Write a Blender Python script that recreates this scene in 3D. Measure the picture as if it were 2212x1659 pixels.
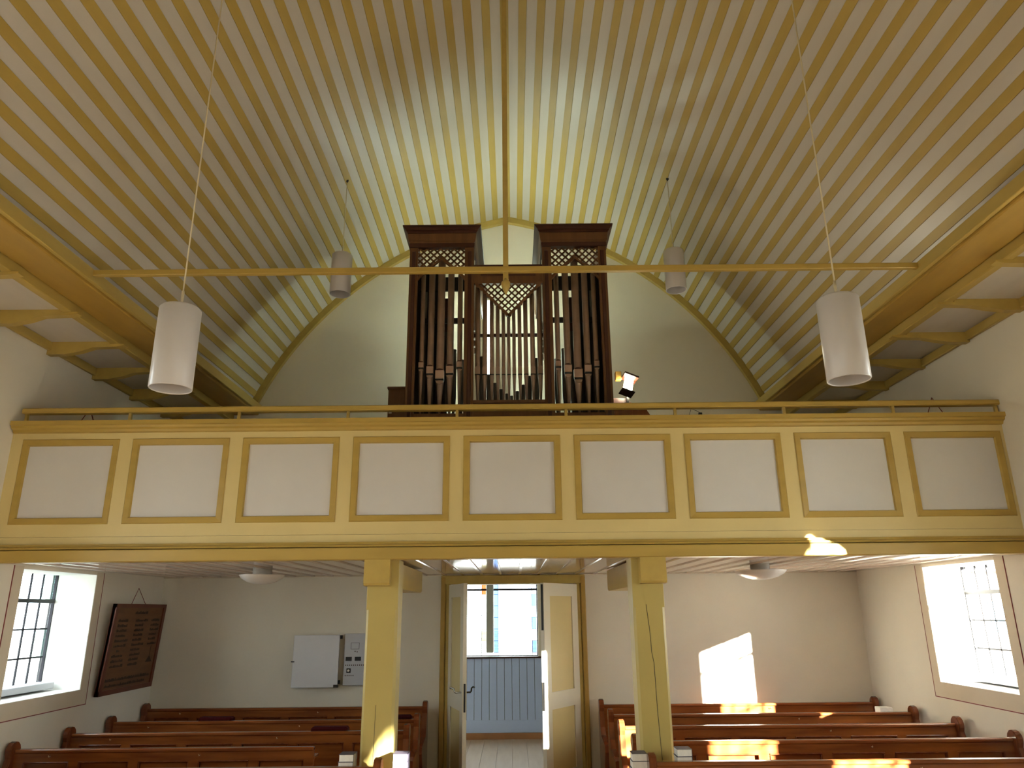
import bpy, bmesh, math, random
from mathutils import Vector, Matrix
random.seed(7)
for o in list(bpy.data.objects):
    bpy.data.objects.remove(o)
scene = bpy.context.scene
COL = scene.collection

# ------------------------------------------------------------------ camera
F_PX, YAW, PITCH, ROLL, CX, CZ = 1588.65, 0.0005, 0.29807, -0.0094, 0.0348, 1.75
fwd = Vector((math.sin(YAW) * math.cos(PITCH), math.cos(YAW) * math.cos(PITCH), math.sin(PITCH)))
rgt = Vector((math.cos(YAW), -math.sin(YAW), 0))
upv = rgt.cross(fwd)
r2 = rgt * math.cos(ROLL) + upv * math.sin(ROLL)
u2 = -rgt * math.sin(ROLL) + upv * math.cos(ROLL)
cd = bpy.data.cameras.new('camera')
cd.sensor_fit = 'HORIZONTAL'
cd.sensor_width = 36.0
cd.lens = F_PX * 36.0 / 2212
cd.clip_start = 0.05
cd.clip_end = 500
cam = bpy.data.objects.new('camera', cd)
COL.objects.link(cam)
cam.matrix_world = Matrix(((r2.x, u2.x, -fwd.x, CX), (r2.y, u2.y, -fwd.y, 0.0),
                           (r2.z, u2.z, -fwd.z, CZ), (0, 0, 0, 1)))
scene.camera = cam

# ------------------------------------------------------------------ world, sun, exposure
world = bpy.data.worlds.new('daylight')
scene.world = world
world.use_nodes = True
bg = world.node_tree.nodes['Background']
bg.inputs[0].default_value = (0.86, 0.94, 1.0, 1)
bg.inputs[1].default_value = 7.0
sd = bpy.data.lights.new('sun', 'SUN')
sd.energy = 110.0
sd.color = (1.0, 0.93, 0.84)
sd.angle = math.radians(0.9)
sun = bpy.data.objects.new('sun', sd)
COL.objects.link(sun)
sun.rotation_euler = Vector((-0.915, 1.0, -0.335)).to_track_quat('-Z', 'Y').to_euler()
vs = scene.view_settings
vs.view_transform = 'Standard'
vs.look = 'None'
vs.exposure = 0.95
vs.gamma = 1.0
vs.use_curve_mapping = False

# ------------------------------------------------------------------ materials
MATS = {}


def mat(name, col, rough=0.6, spec=0.5, metal=0.0, var=0.06, scale=6.0, bump=0.0, stretch=(1, 1, 1), col2=None, bscale=None, coat=0.0):
    m = bpy.data.materials.new(name)
    m.use_nodes = True
    nt = m.node_tree
    b = nt.nodes['Principled BSDF']
    b.inputs['Roughness'].default_value = rough
    b.inputs['Specular IOR Level'].default_value = spec
    b.inputs['Metallic'].default_value = metal
    b.inputs['Coat Weight'].default_value = coat
    b.inputs['Coat Roughness'].default_value = 0.12
    tc = nt.nodes.new('ShaderNodeTexCoord')
    mp = nt.nodes.new('ShaderNodeMapping')
    mp.inputs['Scale'].default_value = stretch
    nt.links.new(tc.outputs['Object'], mp.inputs['Vector'])
    nz = nt.nodes.new('ShaderNodeTexNoise')
    nz.inputs['Scale'].default_value = scale
    nz.inputs['Detail'].default_value = 5
    nt.links.new(mp.outputs['Vector'], nz.inputs['Vector'])
    cr = nt.nodes.new('ShaderNodeValToRGB')
    c2 = col2 if col2 else tuple(c * (1 - 2 * var) for c in col)
    c1 = col if col2 else tuple(min(1, c * (1 + var)) for c in col)
    cr.color_ramp.elements[0].position = 0.3
    cr.color_ramp.elements[1].position = 0.7
    cr.color_ramp.elements[0].color = (*c2, 1)
    cr.color_ramp.elements[1].color = (*c1, 1)
    nt.links.new(nz.outputs['Fac'], cr.inputs['Fac'])
    nt.links.new(cr.outputs['Color'], b.inputs['Base Color'])
    if bump > 0:
        n2 = nt.nodes.new('ShaderNodeTexNoise')
        n2.inputs['Scale'].default_value = bscale or scale * 8
        n2.inputs['Detail'].default_value = 3
        nt.links.new(mp.outputs['Vector'], n2.inputs['Vector'])
        bp = nt.nodes.new('ShaderNodeBump')
        bp.inputs['Strength'].default_value = bump
        bp.inputs['Distance'].default_value = 0.01
        nt.links.new(n2.outputs['Fac'], bp.inputs['Height'])
        nt.links.new(bp.outputs['Normal'], b.inputs['Normal'])
    MATS[name] = m
    return m


def glass(name, tint, gloss=0.06):
    m = bpy.data.materials.new(name)
    m.use_nodes = True
    nt = m.node_tree
    nt.nodes.clear()
    out = nt.nodes.new('ShaderNodeOutputMaterial')
    tr = nt.nodes.new('ShaderNodeBsdfTransparent')
    tr.inputs[0].default_value = (*tint, 1)
    gl = nt.nodes.new('ShaderNodeBsdfGlossy')
    gl.inputs['Roughness'].default_value = 0.05
    mx = nt.nodes.new('ShaderNodeMixShader')
    mx.inputs[0].default_value = gloss
    nt.links.new(tr.outputs[0], mx.inputs[1])
    nt.links.new(gl.outputs[0], mx.inputs[2])
    nt.links.new(mx.outputs[0], out.inputs['Surface'])
    MATS[name] = m
    return m


def emit(name, col, strength):
    m = bpy.data.materials.new(name)
    m.use_nodes = True
    b = m.node_tree.nodes['Principled BSDF']
    b.inputs['Base Color'].default_value = (0.9, 0.9, 0.9, 1)
    b.inputs['Emission Color'].default_value = (*col, 1)
    b.inputs['Emission Strength'].default_value = strength
    MATS[name] = m
    return m


mat('plaster', (0.74, 0.69, 0.58), 0.85, 0.25, var=0.03, scale=1.3, bump=0.05, bscale=40)
mat('band', (0.66, 0.58, 0.45), 0.8, 0.3, var=0.03, scale=3)
mat('redline', (0.22, 0.035, 0.03), 0.7)
mat('white_board', (0.58, 0.54, 0.50), 0.34, 0.5, var=0.03, scale=2.0, stretch=(4, 0.5, 4))
mat('ochre', (0.47, 0.335, 0.085), 0.42, 0.45, var=0.05, scale=3.0, stretch=(3, 0.6, 3))
mat('ochre_dark', (0.41, 0.255, 0.052), 0.42, 0.45, var=0.05, scale=3.0, stretch=(3, 0.5, 3))
mat('ochre_x', (0.44, 0.30, 0.066), 0.4, 0.45, var=0.05, scale=3.0, stretch=(0.5, 3, 3))
mat('cream', (0.66, 0.53, 0.24), 0.42, 0.45, var=0.03, scale=2.0)
mat('post_paint', (0.47, 0.37, 0.115), 0.42, 0.45, var=0.03, scale=2.0)
mat('panel_white', (0.62, 0.60, 0.585), 0.6, 0.35, var=0.02, scale=2.0, bump=0.02, bscale=60)
mat('gloss_white', (0.62, 0.52, 0.44), 0.10, 0.55, var=0.03, scale=1.5, stretch=(2, 0.3, 1), bump=0.05, bscale=6)
mat('door_white', (0.72, 0.66, 0.52), 0.32, 0.5, var=0.02, scale=2)
mat('pew_wood', (0.30, 0.095, 0.022), 0.24, 0.5, var=0.1, scale=3.5, stretch=(0.5, 4, 5), col2=(0.17, 0.045, 0.012), coat=0.25)
mat('pew_end', (0.22, 0.06, 0.018), 0.22, 0.5, scale=5, stretch=(4, 2, 0.6), col2=(0.12, 0.03, 0.01), coat=0.3)
mat('organ_oak', (0.15, 0.066, 0.024), 0.45, 0.4, scale=5, stretch=(4, 4, 0.5), col2=(0.10, 0.042, 0.016))
mat('organ_dark', (0.055, 0.016, 0.008), 0.4, 0.4, scale=5, stretch=(4, 4, 0.5), col2=(0.045, 0.014, 0.008))
mat('copper', (0.30, 0.20, 0.145), 0.45, 0.5, 0.25, var=0.06, scale=4, stretch=(1, 1, 4))
mat('copper_box', (0.42, 0.28, 0.21), 0.5, 0.5, 0.2, var=0.05, scale=8)
mat('tin_bright', (0.62, 0.60, 0.55), 0.35, 0.5, 0.5, var=0.04)
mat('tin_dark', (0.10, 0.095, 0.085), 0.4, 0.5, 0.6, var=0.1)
mat('black', (0.012, 0.012, 0.012), 0.5)
mat('iron', (0.022, 0.020, 0.019), 0.5, 0.4, 0.2)
mat('lead', (0.022, 0.022, 0.026), 0.7, 0.2, 0.0)
mat('lampshade', (0.57, 0.545, 0.55), 0.3, 0.5, var=0.01, scale=2)
mat('lamp_white', (0.72, 0.69, 0.66), 0.25, 0.5, var=0.01)
mat('cord', (0.62, 0.54, 0.36), 0.6, var=0.02)
mat("maroon", (0.05, 0.006, 0.008), 0.95, 0.1)
mat('paper', (0.82, 0.79, 0.72), 0.8, var=0.03, scale=60)
mat('book_cover', (0.06, 0.05, 0.07), 0.5)
mat('metal_white', (0.66, 0.66, 0.68), 0.4, var=0.01)
mat('metal_grey', (0.50, 0.51, 0.54), 0.4, var=0.01)
mat('plaque_wood', (0.17, 0.072, 0.026), 0.5, 0.4, scale=4, stretch=(1, 1, 5), col2=(0.12, 0.05, 0.02))
mat('plaque_frame', (0.13, 0.035, 0.018), 0.45, 0.4)
mat('plaque_ink', (0.035, 0.018, 0.012), 0.7)
mat('wainscot', (0.44, 0.56, 0.85), 0.45, 0.4, var=0.02, scale=2)  # grey paint with the bluish window light mixed into its colour
mat('mullion_paint', (0.36, 0.38, 0.33), 0.45, var=0.02)
mat('floor_wood', (0.42, 0.30, 0.18), 0.45, 0.4, scale=3, stretch=(6, 0.5, 1), col2=(0.30, 0.20, 0.11))
mat('floor_vestibule', (0.52, 0.42, 0.30), 0.3, 0.5, scale=3, stretch=(5, 0.6, 1), col2=(0.44, 0.34, 0.23))
mat('skirting', (0.36, 0.17, 0.07), 0.45)
mat('reveal', (0.80, 0.78, 0.74), 0.7, 0.3, var=0.02)
mat('sill', (0.62, 0.63, 0.66), 0.4, 0.4, var=0.02)
mat('chrome', (0.45, 0.44, 0.42), 0.2, 0.5, 0.9)
mat('brass', (0.6, 0.42, 0.16), 0.3, 0.5, 0.9)
mat('ground', (0.28, 0.27, 0.24), 0.9, var=0.2, scale=0.7)
mat('brick_far', (0.32, 0.22, 0.17), 0.85, var=0.1, scale=3)
mat('roof_far', (0.16, 0.12, 0.11), 0.8, var=0.1, scale=3)
mat('blue_far', (0.05, 0.30, 0.55), 0.5)
glass('glass_clear', (0.95, 0.98, 0.98))
glass('glass_tower', (0.93, 0.97, 1.0))
glass('glass_blue', (0.26, 0.36, 0.56), 0.02)
glass('glass_yellow', (0.50, 0.49, 0.36), 0.02)
glass('glass_green', (0.80, 0.97, 0.93))
glass('glass_red', (0.45, 0.22, 0.12), 0.02)
emit('tube_light', (0.84, 1.0, 0.80), 62.0)
emit('up_light', (0.86, 1.0, 0.76), 110.0)
emit('flood_light', (1.0, 0.93, 0.68), 95.0)


# ------------------------------------------------------------------ mesh helpers
def BM():
    return bmesh.new()


def box(bm, x0, x1, y0, y1, z0, z1, bev=0.0):
    vs_ = [bm.verts.new(p) for p in ((x0, y0, z0), (x1, y0, z0), (x1, y1, z0), (x0, y1, z0),
                                     (x0, y0, z1), (x1, y0, z1), (x1, y1, z1), (x0, y1, z1))]
    fs = [bm.faces.new([vs_[i] for i in q]) for q in ((0, 3, 2, 1), (4, 5, 6, 7), (0, 1, 5, 4), (1, 2, 6, 5), (2, 3, 7, 6), (3, 0, 4, 7))]
    if bev > 0:
        es = list({e for f in fs for e in f.edges})
        bmesh.ops.bevel(bm, geom=es, offset=bev, segments=1, affect='EDGES')
    return vs_


def prism(bm, pts, axis, a, b):
    """polygon pts in the two other axes (in x,y,z order), extruded along axis from a to b"""
    def mk(p, t):
        return (t, p[0], p[1]) if axis == 0 else ((p[0], t, p[1]) if axis == 1 else (p[0], p[1], t))
    A = [bm.verts.new(mk(p, a)) for p in pts]
    B = [bm.verts.new(mk(p, b)) for p in pts]
    n = len(pts)
    fs = [bm.faces.new(A), bm.faces.new(list(reversed(B)))]
    for i in range(n):
        fs.append(bm.faces.new((A[i], B[i], B[(i + 1) % n], A[(i + 1) % n])))
    bmesh.ops.recalc_face_normals(bm, faces=fs)


def lathe(bm, prof, cx, cy, n=20, cap=True):
    rings = []
    for r, z in prof:
        rings.append([bm.verts.new((cx + r * math.cos(2 * math.pi * i / n), cy + r * math.sin(2 * math.pi * i / n), z)) for i in range(n)])
    fs = []
    for k in range(len(rings) - 1):
        for i in range(n):
            f = bm.faces.new((rings[k][i], rings[k][(i + 1) % n], rings[k + 1][(i + 1) % n], rings[k + 1][i]))
            f.smooth = True
            fs.append(f)
    if cap:
        fs.append(bm.faces.new(list(reversed(rings[0]))))
        fs.append(bm.faces.new(rings[-1]))
    bmesh.ops.recalc_face_normals(bm, faces=fs)


def tube(bm, pts, r, n=8):
    pts = [Vector(p) for p in pts]
    rings = []
    for i, p in enumerate(pts):
        d = (pts[min(i + 1, len(pts) - 1)] - pts[max(i - 1, 0)]).normalized()
        a = d.orthogonal().normalized() if not rings else None
        if a is None:
            a = (prev - d * prev.dot(d)).normalized()
        prev = a
        b = d.cross(a)
        rings.append([bm.verts.new(p + (a * math.cos(2 * math.pi * k / n) + b * math.sin(2 * math.pi * k / n)) * r) for k in range(n)])
    for k in range(len(rings) - 1):
        for i in range(n):
            f = bm.faces.new((rings[k][i], rings[k][(i + 1) % n], rings[k + 1][(i + 1) % n], rings[k + 1][i]))
            f.smooth = True
    bm.faces.new(list(reversed(rings[0])))
    bm.faces.new(rings[-1])


def mesh_from(bm, name, m):
    me = bpy.data.meshes.new(name)
    bm.normal_update()
    bm.to_mesh(me)
    bm.free()
    me.materials.append(MATS[m])
    return me


def tag(o, label=None, cat=None, group=None, kind=None):
    if label:
        o['label'] = label
    if cat:
        o['category'] = cat
    if group:
        o['group'] = group
    if kind:
        o['kind'] = kind
    return o


def obj(name, bm, m, parent=None, loc=None):
    """mesh object from world-space geometry; origin at the parent's origin, or at loc"""
    off = Vector((0, 0, 0))
    if parent is not None:
        p = parent
        while p is not None:
            off += p.location
            p = p.parent
    elif loc is not None:
        off = Vector(loc)
    bmesh.ops.translate(bm, verts=bm.verts, vec=-off)
    o = bpy.data.objects.new(name, mesh_from(bm, name, m))
    COL.objects.link(o)
    if parent is not None:
        o.parent = parent
    elif loc is not None:
        o.location = loc
    return o


def empty(name, loc, label=None, cat=None, group=None, kind=None):
    o = bpy.data.objects.new(name, None)
    o.empty_display_size = 0.1
    COL.objects.link(o)
    o.location = loc
    return tag(o, label, cat, group, kind)


def pbox(parent, name, m, *a, bev=0.0, label=None):
    bm = BM()
    box(bm, *a, bev=bev)
    o = obj(name, bm, m, parent)
    if label:
        o['label'] = label
    return o


# ------------------------------------------------------------------ dimensions
W = 3.85            # half width of the nave
T = 0.45            # wall thickness
YB = 8.45           # rear wall (behind the gallery)
YF = -8.0           # wall behind the camera
YG = 5.58           # gallery front
ZC = 2.13           # ceiling under the gallery
ZBEAM = 3.985        # soffit of the long beams
VC, VZ, VR = 0.80, 2.43, 4.22    # vault circle offset, height, radius
YT = 11.45          # far wall of the vestibule


def wall_openings(name, side, openings, label):
    x0, x1 = (W, W + T) if side > 0 else (-W - T, -W)
    bm = BM()
    y = YF
    for (ya, yb, za, zb, pk) in openings:
        box(bm, x0, x1, y, ya, 0, 4.35)
        box(bm, x0, x1, ya, yb, 0, za)
        if pk > zb:
            ym = (ya + yb) / 2
            prism(bm, [(ya, zb), (ya, pk), (ym, pk)], 0, x0, x1)
            prism(bm, [(yb, zb), (ym, pk), (yb, pk)], 0, x0, x1)
        box(bm, x0, x1, ya, yb, max(pk, zb), 4.35)
        y = yb
    box(bm, x0, x1, y, YB + 0.3, 0, 4.35)
    return tag(obj(name, bm, 'plaster'), label, 'wall', kind='structure')


OPEN_R = [(-6.6, -5.4, 1.0, 2.65, 3.25), (-3.3, -2.25, 1.1, 2.65, 3.2), (-0.14, 0.52, 1.1, 2.65, 3.02), (3.0, 4.0, 1.1, 2.65, 3.2), (6.0, 7.08, 1.1, 2.10, 2.10)]
OPEN_L = [(-6.6, -5.4, 1.0, 2.65, 3.25), (-3.4, -2.2, 1.0, 2.65, 3.25), (-0.3, 0.9, 1.0, 2.65, 3.25), (2.9, 4.1, 1.0, 2.65, 3.25), (6.0, 7.08, 1.1, 2.10, 2.10)]
wall_openings('wall_left', -1, OPEN_L, 'cream plastered side wall carrying the dark name board')
wall_openings('wall_right', 1, OPEN_R, 'cream plastered side wall beside the sunlit pews')

# rear wall with the doorway
DX0, DX1, DZ = -0.66, 0.72, 2.045
bm = BM()
box(bm, -W - T, DX0, YB, YB + 0.3, 0, 7.0)
box(bm, DX1, W + T, YB, YB + 0.3, 0, 7.0)
box(bm, DX0, DX1, YB, YB + 0.3, DZ, 7.0)
tag(obj('wall_back', bm, 'plaster'), 'cream plastered end wall behind the organ and doorway', 'wall', kind='structure')
bm = BM()
box(bm, -W - T, W + T, YF - 0.3, YF, 0, 7.0)
tag(obj('wall_front', bm, 'plaster'), 'plain cream plastered wall behind the viewer', 'wall', kind='structure')

# nave floor: planks
fl = empty('floor', (0, 1.7, 0), 'brown plank floor under the pews', 'floor', kind='structure')
pme = None
n = 31
pw = 2 * W / n
for i in range(n):
    bm = BM()
    if pme is None:
        box(bm, -pw / 2 + 0.002, pw / 2 - 0.002, YF - 1.7, YB + 0.3 - 1.7, -0.05, 0.0)
        pme = mesh_from(bm, 'plank', 'floor_wood')
    else:
        bm.free()
    o = bpy.data.objects.new('plank', pme)
    COL.objects.link(o)
    o.parent = fl
    o.location = (-W + pw * (i + 0.5), 0, 0)
pbox(fl, 'subfloor', 'skirting', -W - T, W + T, YF - 0.3, YB + 0.3, -0.25, -0.052)

# ------------------------------------------------------------------ vault
ce = empty('ceiling', (0, 1.7, VZ), 'pointed barrel ceiling of white boards with yellow battens', 'ceiling', kind='structure')
A0 = math.asin(VC / VR)
A1 = math.asin((3.08 + VC) / VR)
NB = 26
DA = (A1 - A0) / NB
hp = VR * DA / 2
bm = BM()
box(bm, -hp * 1.02, hp * 1.02, YF - 1.7, YB + 0.05 - 1.7, VR, VR + 0.03)
me_w = mesh_from(bm, 'white_board', 'white_board')
bm = BM()
box(bm, -0.0345, 0.0345, YF - 1.7, YB - 0.02 - 1.7, VR - 0.007, VR + 0.006, bev=0.0015)
me_y = mesh_from(bm, 'batten', 'ochre')
for s in (-1, 1):
    for k in range(NB):
        o = bpy.data.objects.new('white_board', me_w)
        COL.objects.link(o)
        o.parent = ce
        o.location = (-s * VC, 0, 0)
        o.rotation_euler = (0, s * (A0 + DA * (k + 0.5)), 0)
    for k in range(1, NB + 1):
        o = bpy.data.objects.new('batten', me_y)
        COL.objects.link(o)
        o.parent = ce
        o.location = (-s * VC, 0, 0)
        o.rotation_euler = (0, s * (A0 + DA * k), 0)
zr = VZ + VR * math.cos(A0)
bm = BM()
prism(bm, [(-0.035, zr - 0.012), (0, zr - 0.004), (0.035, zr - 0.012), (0.035, zr + 0.03), (-0.035, zr + 0.03)], 1, YF, YB - 0.02)
obj('ridge_batten', bm, 'ochre', ce)
for s in (-1, 1):       # arched trim on the end wall
    bm = BM()
    N = 26
    inn, out = [], []
    for i in range(N + 1):
        a = A0 + (A1 - A0) * i / N
        inn.append((s * (-VC + (VR - 0.075) * math.sin(a)), VZ + (VR - 0.075) * math.cos(a)))
        out.append((s * (-VC + (VR + 0.0) * math.sin(a)), VZ + (VR + 0.0) * math.cos(a)))
    for i in range(N):
        prism(bm, [inn[i], inn[i + 1], out[i + 1], out[i]], 1, YB - 0.06, YB + 0.01)
    bmesh.ops.remove_doubles(bm, verts=bm.verts, dist=1e-5)
    obj('arch_trim', bm, 'ochre', ce)

# long beams under the springing of the vault, side ceilings and their brackets
for s, nm, side in ((-1, 'left', 'left'), (1, 'right', 'right')):
    sc_ = empty('ceiling_aisle_' + nm, (s * 3.5, 1.7, 3.93), 'flat white side ceiling strip above the %s wall' % side, 'ceiling', kind='structure')
    xa, xb = sorted((s * 3.28, s * (W + T)))
    pbox(sc_, 'ceiling_panel', 'white_board', xa, xb, YF, YB, 3.935, 3.97)
    xa, xb = sorted((s * (W - 0.035), s * W))
    pbox(sc_, 'wall_trim', 'ochre', xa, xb, YF, YB, 3.86, 3.935, bev=0.006)
    bme = empty('ceiling_beam', (s * 3.12, 1.7, ZBEAM), 'long yellow beam where the vault meets the %s side ceiling' % side, 'beam')
    xa, xb = sorted((s * 2.97, s * 3.26))
    pbox(bme, 'beam_body', 'ochre_dark', xa, xb, YF, YB, ZBEAM, ZBEAM + 0.085, bev=0.008)
    xa, xb = sorted((s * 3.262, s * 3.33))
    pbox(bme, 'edge_moulding', 'ochre', xa, xb, YF, YB, 3.915, 4.05, bev=0.006)
    xa, xb = sorted((s * 2.935, s * 2.969))
    pbox(bme, 'lit_face_strip', 'ochre', xa, xb, YF, YB, ZBEAM + 0.022, ZBEAM + 0.115, bev=0.004)  # lighter strip standing in for the beam's inner face catching light
    for k in range(-2, 5):
        yk = 5.13 + 0.69 * k if s < 0 else 5.09 + 0.69 * k
        bm = BM()
        zo = 0.0 if s < 0 else 0.02
        prof = [(W, 3.935), (W, 3.825 + zo), (3.70, 3.825 + zo), (3.57, 3.85 + zo * 0.7), (3.47, 3.884), (3.27, 3.890), (3.21, 3.902), (3.21, 3.914), (3.335, 3.914), (3.335, 3.935)]
        prism(bm, [(s * p[0], p[1]) for p in prof], 1, yk - 0.03, yk + 0.03)
        order = ['seventh', 'sixth', 'fifth', 'fourth', 'third', 'second', 'nearest']
        pos = {4: 'nearest the end wall', 3: 'second from the end wall', 2: 'third from the end wall', 1: 'fourth from the end wall',
               0: 'fifth from the end wall', -1: 'sixth from the end wall', -2: 'seventh from the end wall'}[k]
        tag(obj('ceiling_bracket', bm, 'ochre', loc=(s * 3.6, yk, 3.9)),
            'curved yellow wooden bracket on the %s wall, %s' % (side, pos), 'bracket', 'curved brackets along the %s side ceiling' % side)

# ------------------------------------------------------------------ windows
def window(idx, s, ya, yb, za, zb, pk, fine, label):
    xg = s * (W + 0.37)
    w = empty('window_%d' % idx, (s * W, (ya + yb) / 2, za), label, 'window', kind='structure')
    def xs(a, b):
        return sorted((s * a, s * b))
    # painted band and red line on the wall around the opening
    if fine:
        bm = BM()
        x0, x1 = xs(W - 0.003, W + 0.002)
        box(bm, x0, x1, ya - 0.115, ya, za - 0.125, zb + 0.02)
        box(bm, x0, x1, yb, yb + 0.115, za - 0.125, zb + 0.02)
        box(bm, x0, x1, ya, yb, za - 0.125, za)
        obj('painted_band', bm, 'band', w)
        bm = BM()
        x0, x1 = xs(W - 0.0045, W + 0.002)
        box(bm, x0, x1, ya - 0.122, ya - 0.115, za - 0.132, zb + 0.02)
        box(bm, x0, x1, yb + 0.115, yb + 0.122, za - 0.132, zb + 0.02)
        box(bm, x0, x1, ya - 0.115, yb + 0.115, za - 0.132, za - 0.125)
        obj('border_line', bm, 'redline', w)
        # white lining of the reveal
        bm = BM()
        x0, x1 = xs(W + 0.001, W + 0.40)
        box(bm, x0, x1, yb - 0.004, yb + 0.002, za, zb)
        box(bm, x0, x1, ya - 0.002, ya + 0.004, za, zb)
        box(bm, x0, x1, ya, yb, zb - 0.004, zb + 0.002)
        obj('reveal_lining', bm, 'reveal', w)
        x0, x1 = xs(W + 0.001, W + 0.40)
        pbox(w, 'sill_face', 'reveal', x0, x1, ya, yb, za - 0.002, za + 0.004)
        x0, x1 = xs(W + 0.22, W + 0.37)
        pbox(w, 'sill_ledge', 'sill', x0, x1, ya + 0.004, yb - 0.03, za + 0.02, za + 0.075, bev=0.006)
    # frame
    bm = BM()
    x0, x1 = xs(W + 0.355, W + 0.40)
    box(bm, x0, x1, ya, ya + 0.03, za, zb)
    box(bm, x0, x1, yb - 0.012, yb, za, zb)
    box(bm, x0, x1, ya, yb, za, za + 0.03)
    obj('window_frame', bm, 'lead', w)
    nc = 6
    zt = zb
    nr = 4 if fine else 8
    ph = 0.24
    cw = (yb - ya - 0.06) / nc
    bars = [za + 0.045 + ph * k for k in range(20) if za + 0.045 + ph * k < zb - 0.02]
    bm = BM()
    for c in range(1, nc):
        yy = ya + 0.03 + cw * c
        rr = 0.009 if c == nc // 2 else 0.006
        x0, x1 = xs(W + 0.365, W + 0.378)
        box(bm, x0, x1, yy - rr, yy + rr, za + 0.03, max(zb, pk - 0.05 - (pk - zb) * abs(2 * c / nc - 1)))
    for zz in bars[1:]:
        x0, x1 = xs(W + 0.365, W + 0.378)
        box(bm, x0, x1, ya + 0.03, yb - 0.03, zz - 0.007, zz + 0.007)
    obj('lead_came', bm, 'lead', w)
    bm = BM()
    x0, x1 = xs(W + 0.345, W + 0.365)
    zi = za + 0.045 + ph * 3
    box(bm, x0, x1, ya + 0.02, yb - 0.02, zi - 0.017, zi + 0.017)
    obj('iron_bar', bm, 'iron', w)
    if fine:
        zz = [za + 0.03] + bars[1:] + [zb]
        for c in range(nc):
            for r in range(len(zz) - 1):
                bm = BM()
                x0, x1 = xs(W + 0.369, W + 0.373)
                box(bm, x0, x1, ya + 0.03 + cw * c + 0.001, ya + 0.03 + cw * (c + 1) - 0.001, zz[r] + 0.001, zz[r + 1] - 0.001)
                obj('pane', bm, 'glass_green' if (s < 0 and c == nc - 1 and r in (1, 3)) else 'glass_clear', w)
    else:
        bm = BM()
        x0, x1 = xs(W + 0.369, W + 0.373)
        box(bm, x0, x1, ya, yb, za, zb)
        if pk > zb:
            prism(bm, [(ya, zb), (yb, zb), ((ya + yb) / 2, pk)], 0, x0, x1)
        obj('pane', bm, 'glass_clear', w)


wi = 0
for s, sd_ in ((-1, 'left'), (1, 'right')):
    for i, (ya, yb, za, zb, pk) in enumerate(OPEN_L if s < 0 else OPEN_R):
        wi += 1
        fine = i == 4
        lab = ('leaded window in the %s wall under the gallery' % sd_) if fine else \
            ('pointed leaded nave window in the %s wall, %s' % (sd_, ('farthest behind the viewer', 'behind the viewer', 'beside the viewer', 'nearest the gallery')[i]))
        window(wi, s, ya, yb, za, zb, pk, fine, lab)

# ------------------------------------------------------------------ vestibule behind the doorway
VX = 1.75
bm = BM()
box(bm, -VX - 0.2, -VX, YB + 0.3, YT + 0.4, 0, 3.4)
tag(obj('wall_vestibule_left', bm, 'plaster'), 'vestibule side wall left of the doorway view', 'wall', kind='structure')
bm = BM()
box(bm, VX, VX + 0.2, YB + 0.3, YT + 0.4, 0, 3.4)
tag(obj('wall_vestibule_right', bm, 'plaster'), 'vestibule side wall right of the doorway view', 'wall', kind='structure')
bm = BM()
box(bm, -VX - 0.2, VX + 0.2, YB + 0.3, YT + 0.4, 3.3, 3.5)
tag(obj('ceiling_vestibule', bm, 'plaster'), 'flat ceiling of the vestibule behind the doors', 'ceiling', kind='structure')
fv = empty('floor_vestibule', (0, 10, 0), 'pale plank floor seen through the open doors', 'floor', kind='structure')
for i in range(18):
    xx = -VX + 2 * VX * i / 18
    pbox(fv, 'plank', 'floor_vestibule', xx + 0.0015, xx + 2 * VX / 18 - 0.0015, YB + 0.3, YT, -0.05, 0.0)
pbox(fv, 'subfloor', 'skirting', -VX - 0.2, VX + 0.2, YB + 0.3, YT + 0.4, -0.2, -0.052)
WX0, WX1, WZ0, WZ1 = -1.03, 0.39, 1.10, 2.95
bm = BM()
box(bm, -VX, WX0, YT, YT + 0.4, 0, 3.4)
box(bm, WX1, VX, YT, YT + 0.4, 0, 3.4)
box(bm, WX0, WX1, YT, YT + 0.4, 0, WZ0)
box(bm, WX0, WX1, YT, YT + 0.4, WZ1, 3.4)
wv = tag(obj('wall_vestibule_back', bm, 'plaster'), 'far vestibule wall clad in grey boards below a window', 'wall', kind='structure')
bm = BM()
box(bm, -VX, VX, YT - 0.008, YT - 0.001, 0.1, 1.075)
obj('wainscot_backing', bm, 'lead', wv)
nb = 32
for i in range(nb):
    bw = 2 * VX / nb
    bm = BM()
    x0 = -VX + bw * i
    prism(bm, [(x0 + 0.002, YT), (x0 + 0.002, YT - 0.013), (x0 + 0.006, YT - 0.018), (x0 + bw - 0.006, YT - 0.018), (x0 + bw - 0.002, YT - 0.013), (x0 + bw - 0.002, YT)], 2, 0.25, 1.075)
    obj('wainscot_board', bm, 'wainscot', wv)
pbox(wv, 'wainscot_plinth', 'wainscot', -VX, VX, YT - 0.024, YT, 0.085, 0.25, bev=0.003)
pbox(wv, 'wainscot_cap', 'organ_dark', -VX, VX, YT - 0.04, YT, 1.075, 1.10, bev=0.004)
pbox(wv, 'skirting_board', 'skirting', -VX, VX, YT - 0.03, YT, 0.0, 0.083, bev=0.004)
wt = empty('window_11', (-0.32, YT, WZ0), 'bright two-light leaded window seen through the open doors', 'window', kind='structure')
yg0, yg1 = YT + 0.10, YT + 0.105
bm = BM()
box(bm, -0.377, -0.267, YT + 0.03, YT + 0.16, WZ0 + 0.05, WZ1, bev=0.012)
box(bm, -0.345, -0.335, YT + 0.024, YT + 0.04, 1.40, WZ1)
box(bm, -0.309, -0.299, YT + 0.024, YT + 0.04, 1.40, WZ1)
obj('mullion', bm, 'mullion_paint', wt)
bm = BM()
box(bm, WX0, WX1, YT + 0.08, YT + 0.1, 2.03, 2.06)
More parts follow.
